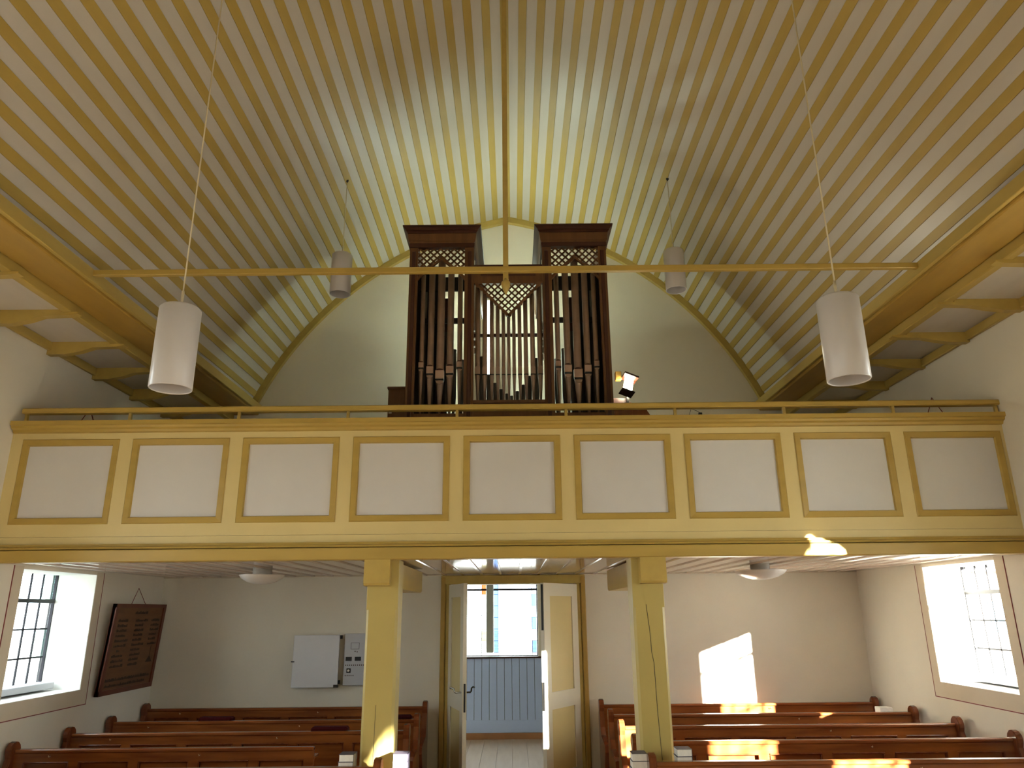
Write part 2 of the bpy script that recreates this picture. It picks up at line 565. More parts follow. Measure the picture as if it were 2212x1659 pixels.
obj('iron_bar', bm, 'iron', wt)
bm = BM()
box(bm, WX0, WX1, YT + 0.09, YT + 0.115, WZ0, WZ0 + 0.012)
box(bm, WX0, WX0 + 0.015, YT + 0.09, YT + 0.115, WZ0, WZ1)
box(bm, WX1 - 0.015, WX1, YT + 0.09, YT + 0.115, WZ0, WZ1)
obj('window_frame', bm, 'lead', wt)
rows = [WZ0 + 0.012] + [1.15 + 0.165 * k for k in range(11)] + [WZ1]
for (lx0, lx1) in ((WX0 + 0.015, -0.377), (-0.267, WX1 - 0.015)):
    bw = 0.068
    for ci, (a, b) in enumerate(((lx0, lx0 + bw), (lx1 - bw, lx1))):
        for r in range(len(rows) - 1):
            m = 'glass_clear'
            if lx0 > -0.5:
                m = 'glass_blue' if (r % 2 == 1 or ci == 0) and r > 0 else 'glass_clear'
            else:
                m = 'glass_yellow' if r % 2 == 0 and r > 0 else 'glass_clear'
                if r == 6:
                    m = 'glass_red'
            bm = BM()
            box(bm, a + 0.003, b - 0.003, yg0, yg1, rows[r] + 0.003, rows[r + 1] - 0.003)
            obj('border_pane', bm, m, wt)
    bm = BM()
    for x in (lx0 + bw, lx1 - bw):
        box(bm, x - 0.004, x + 0.004, yg0 - 0.003, yg1 + 0.003, WZ0, WZ1)
    for z in rows[1:-1]:
        box(bm, lx0, lx0 + bw, yg0 - 0.003, yg1 + 0.003, z - 0.003, z + 0.003)
        box(bm, lx1 - bw, lx1, yg0 - 0.003, yg1 + 0.003, z - 0.003, z + 0.003)
    obj('lead_came', bm, 'lead', wt)
    bm = BM()
    box(bm, lx0 + bw, lx1 - bw, yg0, yg1, WZ0, WZ1)
    obj('pane', bm, 'glass_tower', wt)
    # diamond cames, thin
    bm = BM()
    a, b = lx0 + bw, lx1 - bw
    st = 0.11
    for sg in (1, -1):
        k = -40
        while k < 60:
            # line z = z0 + sg*1.5*(x-a)
            z0 = WZ0 + k * 0.165
            xA, zA, xB, zB = a, z0, b, z0 + sg * 1.5 * (b - a)
            t0, t1 = 0.0, 1.0
            dz = zB - zA
            for lim, sign in ((WZ0, 1), (WZ1, -1)):
                t = (lim - zA) / dz
                if dz * sign > 0:
                    t0 = max(t0, t)
                else:
                    t1 = min(t1, t)
            if t0 < t1 - 0.01:
                tube(bm, [(xA + (xB - xA) * t0, yg0 - 0.001, zA + dz * t0), (xA + (xB - xA) * t1, yg0 - 0.001, zA + dz * t1)], 0.0014, 4)
            k += 1
    tag(obj('diamond_lead', bm, 'lead', wt), kind='stuff')

# doorway trim
tr = empty('trim_1', (0.03, YB, 0), 'ochre painted moulded frame around the double doorway', 'door frame', kind='structure')
for s, xe in ((-1, DX0), (1, DX1)):
    x0, x1 = sorted((xe, xe + s * 0.05))
    pbox(tr, 'inner_jamb', 'ochre', x0, x1, YB - 0.035, YB + 0.3, 0, DZ + 0.06, bev=0.006)
    x0, x1 = sorted((xe + s * 0.052, xe + s * 0.105))
    pbox(tr, 'outer_jamb', 'ochre_dark', x0, x1, YB - 0.05, YB, 0, DZ + 0.06, bev=0.01)
pbox(tr, 'lintel', 'ochre', DX0 - 0.105, DX1 + 0.105, YB - 0.045, YB + 0.3, DZ - 0.02, DZ + 0.075, bev=0.006)


def door(name, hinge, free, label, flip):
    """door leaf from hinge to free edge (world xy), 4 cm thick, visible face towards the viewer"""
    d = Vector((free[0] - hinge[0], free[1] - hinge[1]))
    L = d.length
    root = empty(name, (hinge[0], hinge[1], 0), label, 'door', kind='structure')
    root.rotation_euler = (0, 0, math.atan2(d.y, d.x))
    z1 = DZ - 0.03
    def add(nm, m, x0, x1, y0, y1, za, zb, bev=0.0, par=None):
        bm = BM()
        box(bm, x0, x1, y0, y1, za, zb, bev=bev)
        o = bpy.data.objects.new(nm, mesh_from(bm, nm, m))
        COL.objects.link(o)
        o.parent = par or root
        return o
    th = 0.02
    # stiles and rails
    bm = BM()
    for (x0, x1, za, zb) in ((0, 0.12, 0.01, z1), (L - 0.12, L, 0.01, z1), (0.12, L - 0.12, z1 - 0.13, z1), (0.12, L - 0.12, 0.80, 0.96), (0.12, L - 0.12, 0.01, 0.22)):
        box(bm, x0, x1, -th, th, za, zb)
    o = bpy.data.objects.new('leaf_frame', mesh_from(bm, 'leaf_frame', 'door_white'))
    COL.objects.link(o)
    o.parent = root
    for (za, zb) in ((0.96, z1 - 0.13), (0.22, 0.80)):
        add('door_panel', 'cream', 0.12, L - 0.12, -0.008, 0.008, za, zb)
    add('lock_plate', 'iron', L - 0.002, L + 0.003, -0.009, 0.009, 0.80, 1.06)
    return root, add, L


r1, add, L = door('door_1', (DX0 + 0.005, YB - 0.045), (-0.455, YB - 0.67), 'left cream door leaf standing open, seen almost edge on', 1)
# the crooked handles on either face
for s in (-1, 1):
    bm = BM()
    tube(bm, [(L - 0.06, s * 0.02, 0.975), (L - 0.06, s * 0.075, 0.975), (L - 0.065, s * 0.085, 0.985), (L - 0.075, s * 0.09, 1.01), (L - 0.09, s * 0.11, 1.02), (L - 0.10, s * 0.125, 1.015)], 0.008, 8)
    lathe(bm, [(0.02, 0.974), (0.02, 0.976)], L - 0.06, s * 0.02, 10)
    o = bpy.data.objects.new('door_handle', mesh_from(bm, 'door_handle', 'iron' if s > 0 else 'chrome'))
    COL.objects.link(o)
    o.parent = r1
r2_, add, L = door('door_2', (DX1 - 0.005, YB - 0.045), (0.325, YB - 0.62), 'right cream door leaf standing open with two ochre panels', -1)
add('edge_bolt', 'iron', L - 0.002, L + 0.004, -0.012, 0.012, 1.55, 2.0)

# ------------------------------------------------------------------ gallery
gc = empty('ceiling_gallery', (0, 7.0, ZC), 'glossy boarded ceiling under the gallery with narrow battens', 'ceiling', kind='structure')
ng = 37
gw = 2 * W / ng
for i in range(ng):
    x0 = -W + gw * i
    pbox(gc, 'white_board', 'gloss_white', x0 + 0.001, x0 + gw - 0.001, YG + 0.06, YB, ZC, ZC + 0.02)
    if i:
        bm = BM()
        prism(bm, [(x0 - 0.017, ZC), (x0 - 0.013, ZC - 0.009), (x0 + 0.013, ZC - 0.009), (x0 + 0.017, ZC)], 1, YG + 0.06, YB)
        obj('batten', bm, 'gloss_white', gc)
pbox(gc, 'edge_strip', 'band', -W, W, YB - 0.015, YB, ZC - 0.012, ZC, bev=0.003)

ga = empty('gallery', (0.03, YG, ZC), 'cream and ochre gallery front with nine white panels below the organ', 'gallery')
bm = BM()
box(bm, -W, W, YG + 0.08, YB, ZC + 0.021, ZC + 0.12)
tag(obj('floor_gallery', bm, 'skirting'), 'wooden gallery floor carrying the organ', 'floor', kind='structure')
PC, PH = 0.8542, 0.375
zt, zb = 3.047, 2.393
# stiles and rails of the parapet
bm = BM()
fy0, fy1 = YG, YG + 0.05
box(bm, -W, W, fy0, fy1, zt, 3.12)
box(bm, -W, W, fy0, fy1, 2.30, zb)
edges = []
for i in range(9):
    xc = 0.032 + (i - 4) * PC
    edges.append((xc - PH, xc + PH))
xp = -W
for a, b in edges:
    box(bm, xp, a, fy0, fy1, zb, zt)
    xp = b
box(bm, xp, W, fy0, fy1, zb, zt)
obj('parapet_frame', bm, 'cream', ga)
fwid = 0.052
for a, b in edges:
    bm = BM()
    prof = [(0, -0.004), (0.006, -0.010), (fwid - 0.006, -0.006), (fwid, 0.012)]
    # mitred frame of four sides
    def corner(o_, d_):
        return [(a + o_, zb + o_, fy0 + d_), (b - o_, zb + o_, fy0 + d_), (b - o_, zt - o_, fy0 + d_), (a + o_, zt - o_, fy0 + d_)]
    rings = [[bm.verts.new((p[0], p[2], p[1])) for p in corner(o_, d_)] for o_, d_ in [(0, 0.03)] + prof + [(fwid, 0.04)]]
    for k in range(len(rings) - 1):
        for j in range(4):
            bm.faces.new((rings[k][j], rings[k][(j + 1) % 4], rings[k + 1][(j + 1) % 4], rings[k + 1][j]))
    bmesh.ops.recalc_face_normals(bm, faces=bm.faces)
    pf = obj('panel_frame', bm, 'ochre_x', ga)
    pbox(pf, 'panel', 'panel_white', a + fwid - 0.004, b - fwid + 0.004, fy0 + 0.012, fy0 + 0.03, zb + fwid - 0.004, zt - fwid + 0.004)
pbox(ga, 'parapet_back', 'cream', -W, W, YG + 0.055, YG + 0.075, ZC + 0.12, 3.12)
# cornice on top
bm = BM()
prism(bm, [(YG + 0.0, 3.095), (YG - 0.022, 3.10), (YG - 0.03, 3.118), (YG - 0.052, 3.128), (YG - 0.056, 3.145), (YG - 0.07, 3.15), (YG - 0.07, 3.182), (YG + 0.12, 3.182), (YG + 0.12, 3.12), (YG + 0.0, 3.12)], 0, -W + 0.01, W + 0.0)
obj('cornice', bm, 'ochre_x', ga)
# lower fascia, mouldings, beam
bm = BM()
box(bm, -W, W, YG - 0.004, YG + 0.05, 2.243, 2.298)
obj('fascia', bm, 'cream', ga)
bm = BM()
prism(bm, [(YG + 0.0, 2.243), (YG - 0.028, 2.243), (YG - 0.032, 2.225), (YG - 0.05, 2.22), (YG - 0.055, 2.205), (YG + 0.0, 2.205)], 0, -W, W)
obj('lower_moulding', bm, 'ochre_x', ga)
pbox(ga, 'gallery_beam', 'ochre_x', -W, W, YG - 0.062, YG + 0.06, 2.112, 2.200, bev=0.006)
# hand rail with stanchions
bm = BM()
box(bm, -3.80, 3.86, YG - 0.03, YG + 0.045, 3.252, 3.295, bev=0.008)
obj('hand_rail', bm, 'ochre_x', ga)
for i in range(10):
    xs_ = 0.032 + (i - 4.5) * PC
    xs_ = max(-3.77, min(3.83, xs_))
    pbox(ga, 'stanchion', 'ochre', xs_ - 0.011, xs_ + 0.011, YG - 0.008, YG + 0.014, 3.18, 3.256)

# posts carrying the gallery
for s, xc, lab in ((-1, -0.925, 'yellow chamfered post under the gallery, left of the door'), (1, 1.02, 'yellow chamfered post with a long crack, right of the door')):
    pr = empty('gallery_post', (xc, YG + 0.13, 0), lab, 'post', 'posts carrying the gallery')
    h = 0.115
    y0, y1 = YG + 0.02, YG + 0.24
    bm = BM()
    c = 0.018
    def octo(cc):
        return [(xc - h + cc, y0), (xc + h - cc, y0), (xc + h, y0 + cc), (xc + h, y1 - cc), (xc + h - cc, y1), (xc - h + cc, y1), (xc - h, y1 - cc), (xc - h, y0 + cc)]
    prism(bm, octo(c), 2, 0, 1.76)
    prism(bm, octo(0.003), 2, 1.76, 2.112)
    obj('shaft', bm, 'post_paint', pr)
    bm = BM()
    hx = 0.095
    xo = xc + s * 0.035
    prism(bm, [(YG - 0.055, 2.112), (YG - 0.06, 1.945), (YG - 0.05, 1.93), (YG + 0.02, 1.925), (YG + 0.3, 1.918), (7.42, 1.918), (7.50, 1.935), (7.50, 2.112)], 0, xo - hx, xo + hx)
    obj('cross_beam', bm, 'ochre', pr)
    bm = BM()
    if s > 0:
        tube(bm, [(xc - 0.02, y0 - 0.0005, 1.78), (xc - 0.005, y0 - 0.0005, 1.6), (xc + 0.0, y0 - 0.0005, 1.45), (xc + 0.012, y0 - 0.0005, 1.38), (xc + 0.015, y0 - 0.0005, 1.1), (xc + 0.03, y0 - 0.0005, 0.7), (xc + 0.03, y0 - 0.0005, 0.1)], 0.0018, 5)
    else:
        tube(bm, [(xc - 0.015, y0 - 0.0005, 1.12), (xc - 0.02, y0 - 0.0005, 0.8), (xc - 0.018, y0 - 0.0005, 0.1)], 0.0014, 5)
    tag(obj('crack', bm, 'black', pr), 'dark crack running down the post')

# ------------------------------------------------------------------ tie beam and king rod
tb = empty('roof_tie', (0.0, 4.78, 4.07), 'thin ochre tie bar with hanging rod crossing in front of the organ', 'tie bar')
pbox(tb, 'tie_bar', 'ochre_x', -2.96, 2.98, 4.76, 4.80, 4.05, 4.092, bev=0.004)
pbox(tb, 'hanging_rod', 'ochre', -0.019, 0.019, 4.765, 4.80, 3.99, zr, bev=0.003)
bm = BM()
lathe(bm, [(0.02, 4.0), (0.021, 3.985), (0.031, 3.975), (0.033, 3.955), (0.026, 3.93), (0.012, 3.90), (0.002, 3.875)], 0.0, 4.783, 12)
obj('finial', bm, 'ochre', tb)

# ------------------------------------------------------------------ pendant lamps
def vault_z(x):
    return VZ + math.sqrt(VR ** 2 - (abs(x) + VC) ** 2)


for x, y, z0, lab in ((-1.60, 3.37, 2.775, 'large near white cylinder pendant lamp, left of the organ'),
                      (1.62, 3.30, 2.765, 'large near white cylinder pendant lamp, right of the organ'),
                      (-1.60, 6.47, 4.65, 'small far white cylinder pendant lamp hanging over the gallery, left of the organ'),
                      (1.62, 6.47, 4.66, 'small far white cylinder pendant lamp hanging over the gallery, right of the organ')):
    far = y > 5
    L_ = empty('pendant_lamp', (x, y, z0), lab, 'pendant lamp', 'cylinder pendant lamps')
    R_ = 0.098
    z1 = z0 + 0.42
    bm = BM()
    lathe(bm, [(R_ - 0.006, z0 + 0.005), (R_ - 0.003, z0), (R_, z0 + 0.004), (R_, z1 - 0.012), (R_ - 0.012, z1), (0.02, z1 + 0.002), (0.02, z1 - 0.004), (R_ - 0.014, z1 - 0.006), (R_ - 0.006, z1 - 0.015), (R_ - 0.006, z0 + 0.005)], x, y, 36, cap=False)
    obj('lamp_shade', bm, 'lampshade', L_)
    bm = BM()
    lathe(bm, [(0.004, z0 + 0.14), (0.028, z0 + 0.17), (0.03, z0 + 0.2), (0.02, z0 + 0.25), (0.018, z1)], x, y, 14)
    obj('bulb', bm, 'lamp_white', L_)
    bm = BM()
    zv = vault_z(x)
    tube(bm, [(x, y, z1), (x, y, z1 + 0.09)], 0.0075, 8)
    obj('cord_grip', bm, 'cord', L_)
    bm = BM()
    tube(bm, [(x, y, z1 + 0.08), (x, y, zv)], 0.004, 6)
    obj('cord', bm, 'cord', L_)
    bm = BM()
    lathe(bm, [(0.004, zv - 0.03), (0.014, zv - 0.012), (0.014, zv + 0.01)], x, y, 10)
    obj('ceiling_hook', bm, 'iron', L_)

for x, y, r, lab in ((-2.25, 6.9, 0.20, 'white bowl ceiling lamp under the gallery, left of the doorway'),
                     (2.28, 6.9, 0.23, 'white bowl ceiling lamp under the gallery, right of the doorway')):
    L_ = empty('ceiling_lamp', (x, y, ZC), lab, 'ceiling lamp', 'bowl ceiling lamps under the gallery')
    bm = BM()
    lathe(bm, [(0.002, 1.99), (r * 0.35, 1.996), (r * 0.65, 2.015), (r * 0.88, 2.042), (r * 0.99, 2.066), (r, 2.075), (r * 0.97, 2.076), (r * 0.7, 2.05), (0.06, 2.035)], x, y, 32)
    obj('bowl', bm, 'lamp_white', L_)
    bm = BM()
    lathe(bm, [(0.07, 2.035), (0.085, 2.06), (0.085, ZC)], x, y, 20)
    obj('ceiling_rose', bm, 'lamp_white', L_)

# ------------------------------------------------------------------ organ
OX, OY = 0.012, 6.10
ZF = ZC + 0.12
og = empty('pipe_organ', (OX, OY, ZF), 'dark oak pipe organ with two towers and copper coloured pipes', 'organ')
OB = 7.85
def opart(name, m, *a, bev=0.0):
    return pbox(og, name, m, *a, bev=bev)


def lattice(inside, x0, x1, z0, z1, y, step, wid, m, name):
    bm = BM()
    for sg in (1, -1):
        for k in range(-80, 81):
            # diagonal x*sg - z = const
            run = []
            N = 160
            for i in range(N + 1):
                x = x0 + (x1 - x0) * i / N
                z = sg * (x - OX) + k * step + z1
                if z0 <= z <= z1 and inside(x, z):
                    run.append((x, z))
                else:
                    if len(run) > 2:
                        a, b = run[0], run[-1]
                        n_ = Vector((-(b[1] - a[1]), b[0] - a[0])).normalized() * wid / 2
                        prism(bm, [(a[0] - n_.x, a[1] - n_.y), (b[0] - n_.x, b[1] - n_.y), (b[0] + n_.x, b[1] + n_.y), (a[0] + n_.x, a[1] + n_.y)], 1, y, y + 0.014)
                    run = []
            if len(run) > 2:
                a, b = run[0], run[-1]
                n_ = Vector((-(b[1] - a[1]), b[0] - a[0])).normalized() * wid / 2
                prism(bm, [(a[0] - n_.x, a[1] - n_.y), (b[0] - n_.x, b[1] - n_.y), (b[0] + n_.x, b[1] + n_.y), (a[0] + n_.x, a[1] + n_.y)], 1, y, y + 0.014)
    return tag(obj(name, bm, m, og), kind='stuff')


def organ_pipe(x, y, zbot, zmouth, ztop, r, boxed):
    bm = BM()
    lathe(bm, [(0.008, zbot), (r * 0.9, zmouth - 0.045), (r * 1.0, zmouth - 0.03), (r, zmouth), (r, ztop)], x, y, 16)
    p = obj('pipe', bm, 'copper', og)
    ch = r * 2.3
    if boxed:
        pbox(p, 'mouth_box', 'copper_box', x - r * 1.12, x + r * 1.12, y - r * 1.25, y, zmouth + 0.006, zmouth + ch + 0.006, bev=0.003)
        pbox(p, 'mouth_slit', 'black', x - r * 1.1, x + r * 1.1, y - r * 1.12, y, zmouth - 0.009, zmouth + 0.0055)
        bm = BM()
        N = 10
        prism(bm, [(x + r * math.cos(math.pi * i / N), zmouth + ch + 0.006 + 0.45 * r * math.sin(math.pi * i / N)) for i in range(N + 1)], 1, y - r * 1.08, y - r * 0.6)
        obj('mouth_arch', bm, 'organ_dark', p)
        bm = BM()
        prism(bm, [(x + r * math.cos(math.pi + math.pi * i / N), zmouth - 0.012 + 0.9 * r * math.sin(math.pi + math.pi * i / N)) for i in range(N + 1)], 1, y - r * 1.06, y - r * 0.6)
        obj('lower_lip', bm, 'copper', p)
    else:
        N = 10
        bm = BM()
        prism(bm, [(x - r * 1.05, zmouth)] + [(x + r * 1.05 * math.cos(math.pi - math.pi * i / N), zmouth + 0.055 + 0.02 * math.sin(math.pi * i / N)) for i in range(N + 1)] + [(x + r * 1.05, zmouth)], 1, y - r * 1.1, y - r * 0.5)
        obj('upper_lip', bm, 'copper', p)
        pbox(p, 'mouth_slit', 'black', x - r * 1.05, x + r * 1.05, y - r * 1.08, y, zmouth - 0.008, zmouth)
    return p


TW0, TW1 = 0.311, 0.90
for s in (-1, 1):
    def X(a, b):
        return sorted((OX + s * a, OX + s * b))
    # side walls
    x0, x1 = X(TW1 - 0.02, TW1)
    opart('side_wall', 'organ_oak', x0, x1, OY + 0.03, OB, ZF, 4.95)
    for j in range(7):
        bm = BM()
        lathe(bm, [(0.028, 4.3), (0.028, 4.93)], OX + s * (TW0 + 0.03), OY + 0.25 + 0.22 * j, 12)
        obj('side_pipe', bm, 'tin_bright', og)
    # stiles: outer, inner with dark fillets
    x0, x1 = X(TW1 - 0.075, TW1)
    opart('stile', 'organ_oak', x0, x1, OY, OY + 0.05, ZF, 4.945, bev=0.003)
    x0, x1 = X(TW0, TW0 + 0.085)
    opart('stile', 'organ_oak', x0, x1, OY, OY + 0.05, ZF, 4.945, bev=0.003)
    x0, x1 = X(TW1 - 0.055, TW1 - 0.022)
    opart('dark_fillet', 'organ_dark', x0, x1, OY - 0.014, OY, ZF, 4.90, bev=0.003)
    x0, x1 = X(TW0 + 0.022, TW0 + 0.055)
    opart('dark_fillet', 'organ_dark', x0, x1, OY - 0.014, OY, ZF, 4.90, bev=0.003)
    # head of the tower
    x0, x1 = X(TW0 - 0.0, TW1 + 0.0)
    bm = BM()
    box(bm, x0 - 0.006, x1 + 0.006, OY - 0.015, OY + 0.05, 4.943, 4.981)
    box(bm, x0 - 0.006, x0 + 0.03, OY + 0.05, OB, 4.943, 4.981)
    box(bm, x1 - 0.03, x1 + 0.006, OY + 0.05, OB, 4.943, 4.981)
    obj('moulding', bm, 'organ_dark', og)
    bm = BM()
    xa, xb = x0, x1
    def crown(z0, z1, e0, e1, yf):
        # front board and two side returns, flaring outward from e0 to e1
        ys, yb_ = OY - yf, OY + 0.05
        prism(bm, [(xa - e0, z0), (xa - e1, z1), (xb + e1, z1), (xb + e0, z0)], 1, ys, yb_)
        prism(bm, [(xa - e0, z0), (xa - e1, z1), (xa + 0.03, z1), (xa + 0.03, z0)], 1, yb_, OB)
        prism(bm, [(xb + e0, z0), (xb + e1, z1), (xb - 0.03, z1), (xb - 0.03, z0)], 1, yb_, OB)
    crown(4.981, 5.0, 0.0, 0.012, 0.02)
    crown(5.0, 5.075, 0.012, 0.022, 0.024)
    obj('frieze', bm, 'organ_oak', og)
    bm = BM()
    crown(5.075, 5.10, 0.022, 0.036, 0.035)
    crown(5.10, 5.135, 0.036, 0.062, 0.05)
    crown(5.135, 5.147, 0.066, 0.066, 0.058)
    obj('cornice', bm, 'organ_dark', og)
    # lattice spandrel above the arched pipe opening
    px0, px1 = TW0 + 0.085, TW1 - 0.075
    xm = (px0 + px1) / 2
    hw = (px1 - px0) / 2
    def arch(x, s=s, xm=xm, hw=hw):
        u = abs((x - OX) * s - xm) / hw
        return 4.63 + 0.205 * max(0.0, 1 - u) ** 0.85
    lx0, lx1 = X(px0, px1)
    lattice(lambda x, z: z > arch(x) + 0.004, lx0, lx1, 4.60, 4.937, OY + 0.012, 0.062, 0.0135, 'organ_oak', 'lattice')
    bm = BM()
    pts = [(lx0 + (lx1 - lx0) * i / 16, arch(lx0 + (lx1 - lx0) * i / 16)) for i in range(17)]
    for i in range(16):
        a, b = pts[i], pts[i + 1]
        prism(bm, [(a[0], a[1] - 0.012), (b[0], b[1] - 0.012), (b[0], b[1] + 0.014), (a[0], a[1] + 0.014)], 1, OY + 0.005, OY + 0.03)
    obj('arch_edge', bm, 'organ_oak', og)
    x0, x1 = X(px0, px1)
    opart('base_rail', 'organ_oak', x0, x1, OY + 0.005, OY + 0.05, ZF, 3.365)
    opart('pipe_board', 'organ_dark', x0, x1, OY + 0.05, OY + 0.5, 3.33, 3.36)
    opart('pipe_rack', 'black', x0, x1, OY + 0.16, OY + 0.18, 4.26, 4.31)
    opart('upper_blackout', 'black', x0, x1, OY + 0.20, OY + 0.22, 4.60, 4.74)  # black board added to darken the gaps near the pipe tops
    x0, x1 = X(xm + 0.03, TW1 - 0.022)
    opart('blackout_board', 'black', x0, x1, OY + 0.36, OY + 0.38, 3.36, 4.93)  # black board added to stand for the unlit outer inside of the case
    # five pipes
    for off, r, zm in ((-0.172, 0.0225, 3.80), (-0.088, 0.0295, 3.742), (0.0, 0.034, 3.69), (0.088, 0.0285, 3.742), (0.168, 0.021, 3.80)):
        organ_pipe(OX + s * xm - off * s * -1, OY + 0.09, 3.36, zm, 4.885 - 1.05 * abs(off), r, True)
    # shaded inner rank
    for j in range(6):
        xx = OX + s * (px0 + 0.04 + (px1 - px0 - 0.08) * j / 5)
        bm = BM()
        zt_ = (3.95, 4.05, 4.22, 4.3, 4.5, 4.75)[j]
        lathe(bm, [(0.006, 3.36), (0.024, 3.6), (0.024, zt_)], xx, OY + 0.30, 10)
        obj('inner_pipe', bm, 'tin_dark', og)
    # dark wooden bass pipes standing at the outer side, behind
    for j in range(3):
        a = px1 - 0.005 - 0.085 * j
        x0, x1 = X(a - 0.075, a)
        opart('wooden_pipe', 'organ_dark', x0, x1, OY + 0.42, OY + 0.52, 3.3, 4.86 - 0.12 * j)

# centre section
cx0, cx1 = OX - TW0, OX + TW0
opart('centre_head', 'organ_oak', cx0, cx1, OY + 0.01, OY + 0.05, 4.585, 4.745)
opart('head_inset', 'organ_dark', cx0 + 0.06, cx1 - 0.06, OY, OY + 0.01, 4.655, 4.715, bev=0.003)
opart('centre_cap', 'organ_dark', cx0, cx1, OY - 0.006, OY + 0.12, 4.745, 4.765, bev=0.004)
opart('centre_base', 'organ_oak', cx0, cx1, OY + 0.01, OY + 0.05, ZF, 3.45)
opart('centre_ledge', 'organ_oak', cx0, cx1, OY - 0.004, OY + 0.2, 3.45, 3.482, bev=0.004)
opart('centre_rack', 'organ_dark', cx0, cx1, OY + 0.11, OY + 0.125, 4.105, 4.135)
def tri(x, z):
    return abs(x - OX) / 0.30 < (z - 4.262) / (4.585 - 4.262)
lattice(tri, cx0, cx1, 4.25, 4.585, OY + 0.012, 0.062, 0.012, 'organ_oak', 'lattice')
bm = BM()
for s in (-1, 1):
    N = 9
    for i in range(N):
        t0, t1 = i / N, (i + 1) / N
        a = (OX + s * 0.30 * t0, 4.262 + 0.323 * t0)
        b = (OX + s * 0.30 * t1, 4.262 + 0.323 * t1)
        mid = ((a[0] + b[0]) / 2 + s * 0.008, (a[1] + b[1]) / 2 - 0.012)
        prism(bm, [a, mid, b, (b[0] - s * 0.012, b[1] + 0.014), (a[0] - s * 0.012, a[1] + 0.014)], 1, OY + 0.008, OY + 0.03)
obj('scalloped_edge', bm, 'organ_oak', og)
for off, r in ((0, 0.0145), (0.047, 0.0155), (0.098, 0.017), (0.152, 0.019), (0.213, 0.021), (0.277, 0.022)):
    for s in ((1,) if off == 0 else (-1, 1)):
        organ_pipe(OX + s * off, OY + 0.075, 3.482, 3.735, 4.30 + off * 1.05, r, False)
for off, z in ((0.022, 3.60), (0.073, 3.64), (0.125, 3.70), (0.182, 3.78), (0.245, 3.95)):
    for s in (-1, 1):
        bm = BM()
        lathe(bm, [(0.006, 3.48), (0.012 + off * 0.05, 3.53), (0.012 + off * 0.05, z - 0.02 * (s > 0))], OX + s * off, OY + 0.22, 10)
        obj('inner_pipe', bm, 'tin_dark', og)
# tube lamp fixed to the wall behind the pipes
tl = empty('tube_lamp', (-0.23, 8.1, 3.4), 'upright fluorescent tube glowing behind the organ pipes', 'lamp')
pbox(tl, 'lamp_body', 'metal_white', -0.255, -0.205, 8.08, 8.13, ZF, 5.28, bev=0.004)
bm = BM()
lathe(bm, [(0.010, 3.75), (0.010, 5.26)], -0.23, 8.055, 14)
obj('tube', bm, 'tube_light', tl)

# uplight lying behind the centre of the case, throwing light between the towers onto the vault
ul = empty('uplight', (OX, 7.3, ZF), 'horizontal tube lamp between the organ towers lighting the vault', 'lamp')
pbox(ul, 'lamp_tray', 'metal_white', OX - 0.30, OX + 0.30, 7.26, 7.34, 5.165, 5.19, bev=0.004)
pbox(ul, 'front_lip', 'metal_white', OX - 0.30, OX + 0.30, 7.24, 7.255, 5.165, 5.255)  # unseen lip, added to stop light thrown forward along the vault
pbox(ul, 'lamp_post', 'metal_white', OX - 0.28, OX - 0.25, 7.28, 7.31, ZF, 5.165)
bm = BM()
tube(bm, [(OX - 0.26, 7.3, 5.215), (OX + 0.26, 7.3, 5.215)], 0.014, 12)
obj('tube', bm, 'up_light', ul)

# floodlight at the right flank of the organ
fld = empty('floodlight', (1.16, 6.85, 3.55), 'small lit floodlight beside the right organ tower', 'floodlight')
rot = Matrix.Translation((1.165, 6.85, 3.82)) @ Matrix.Rotation(math.radians(14), 4, 'Y') @ Matrix.Rotation(math.radians(-22), 4, 'X') @ Matrix.Rotation(math.radians(12), 4, 'Z')
def fpart(name, m, *a, bev=0.0):
    bm = BM()
    box(bm, *a, bev=bev)
    bmesh.ops.transform(bm, matrix=rot, verts=bm.verts)
    return obj(name, bm, m, fld)
fpart('housing', 'iron', -0.02, 0.02, 0.012, 0.06, -0.05, 0.06, bev=0.006)
fpart('visor', 'organ_dark', -0.075, 0.075, -0.075, 0.04, 0.086, 0.11, bev=0.003)
fpart('bottom_shield', 'iron', -0.065, 0.065, -0.05, 0.05, -0.088, -0.077)  # plate widened as a shield to block the tubes' downward light
fpart('spine', 'chrome', -0.006, 0.006, 0.0, 0.011, -0.08, 0.084)
bm = BM()
for xx in (-0.026, 0.026):
    box(bm, xx - 0.018, xx + 0.018, -0.012, -0.002, -0.075, 0.08)
bmesh.ops.transform(bm, matrix=rot, verts=bm.verts)
obj('lamp_tubes', bm, 'flood_light', fld)
pbox(fld, 'stand', 'iron', 1.155, 1.18, 6.90, 6.925, 3.552, 3.76)
pbox(fld, 'cable_box', 'ochre_dark', 1.055, 1.115, 6.88, 6.95, 3.90, 3.985, bev=0.004)

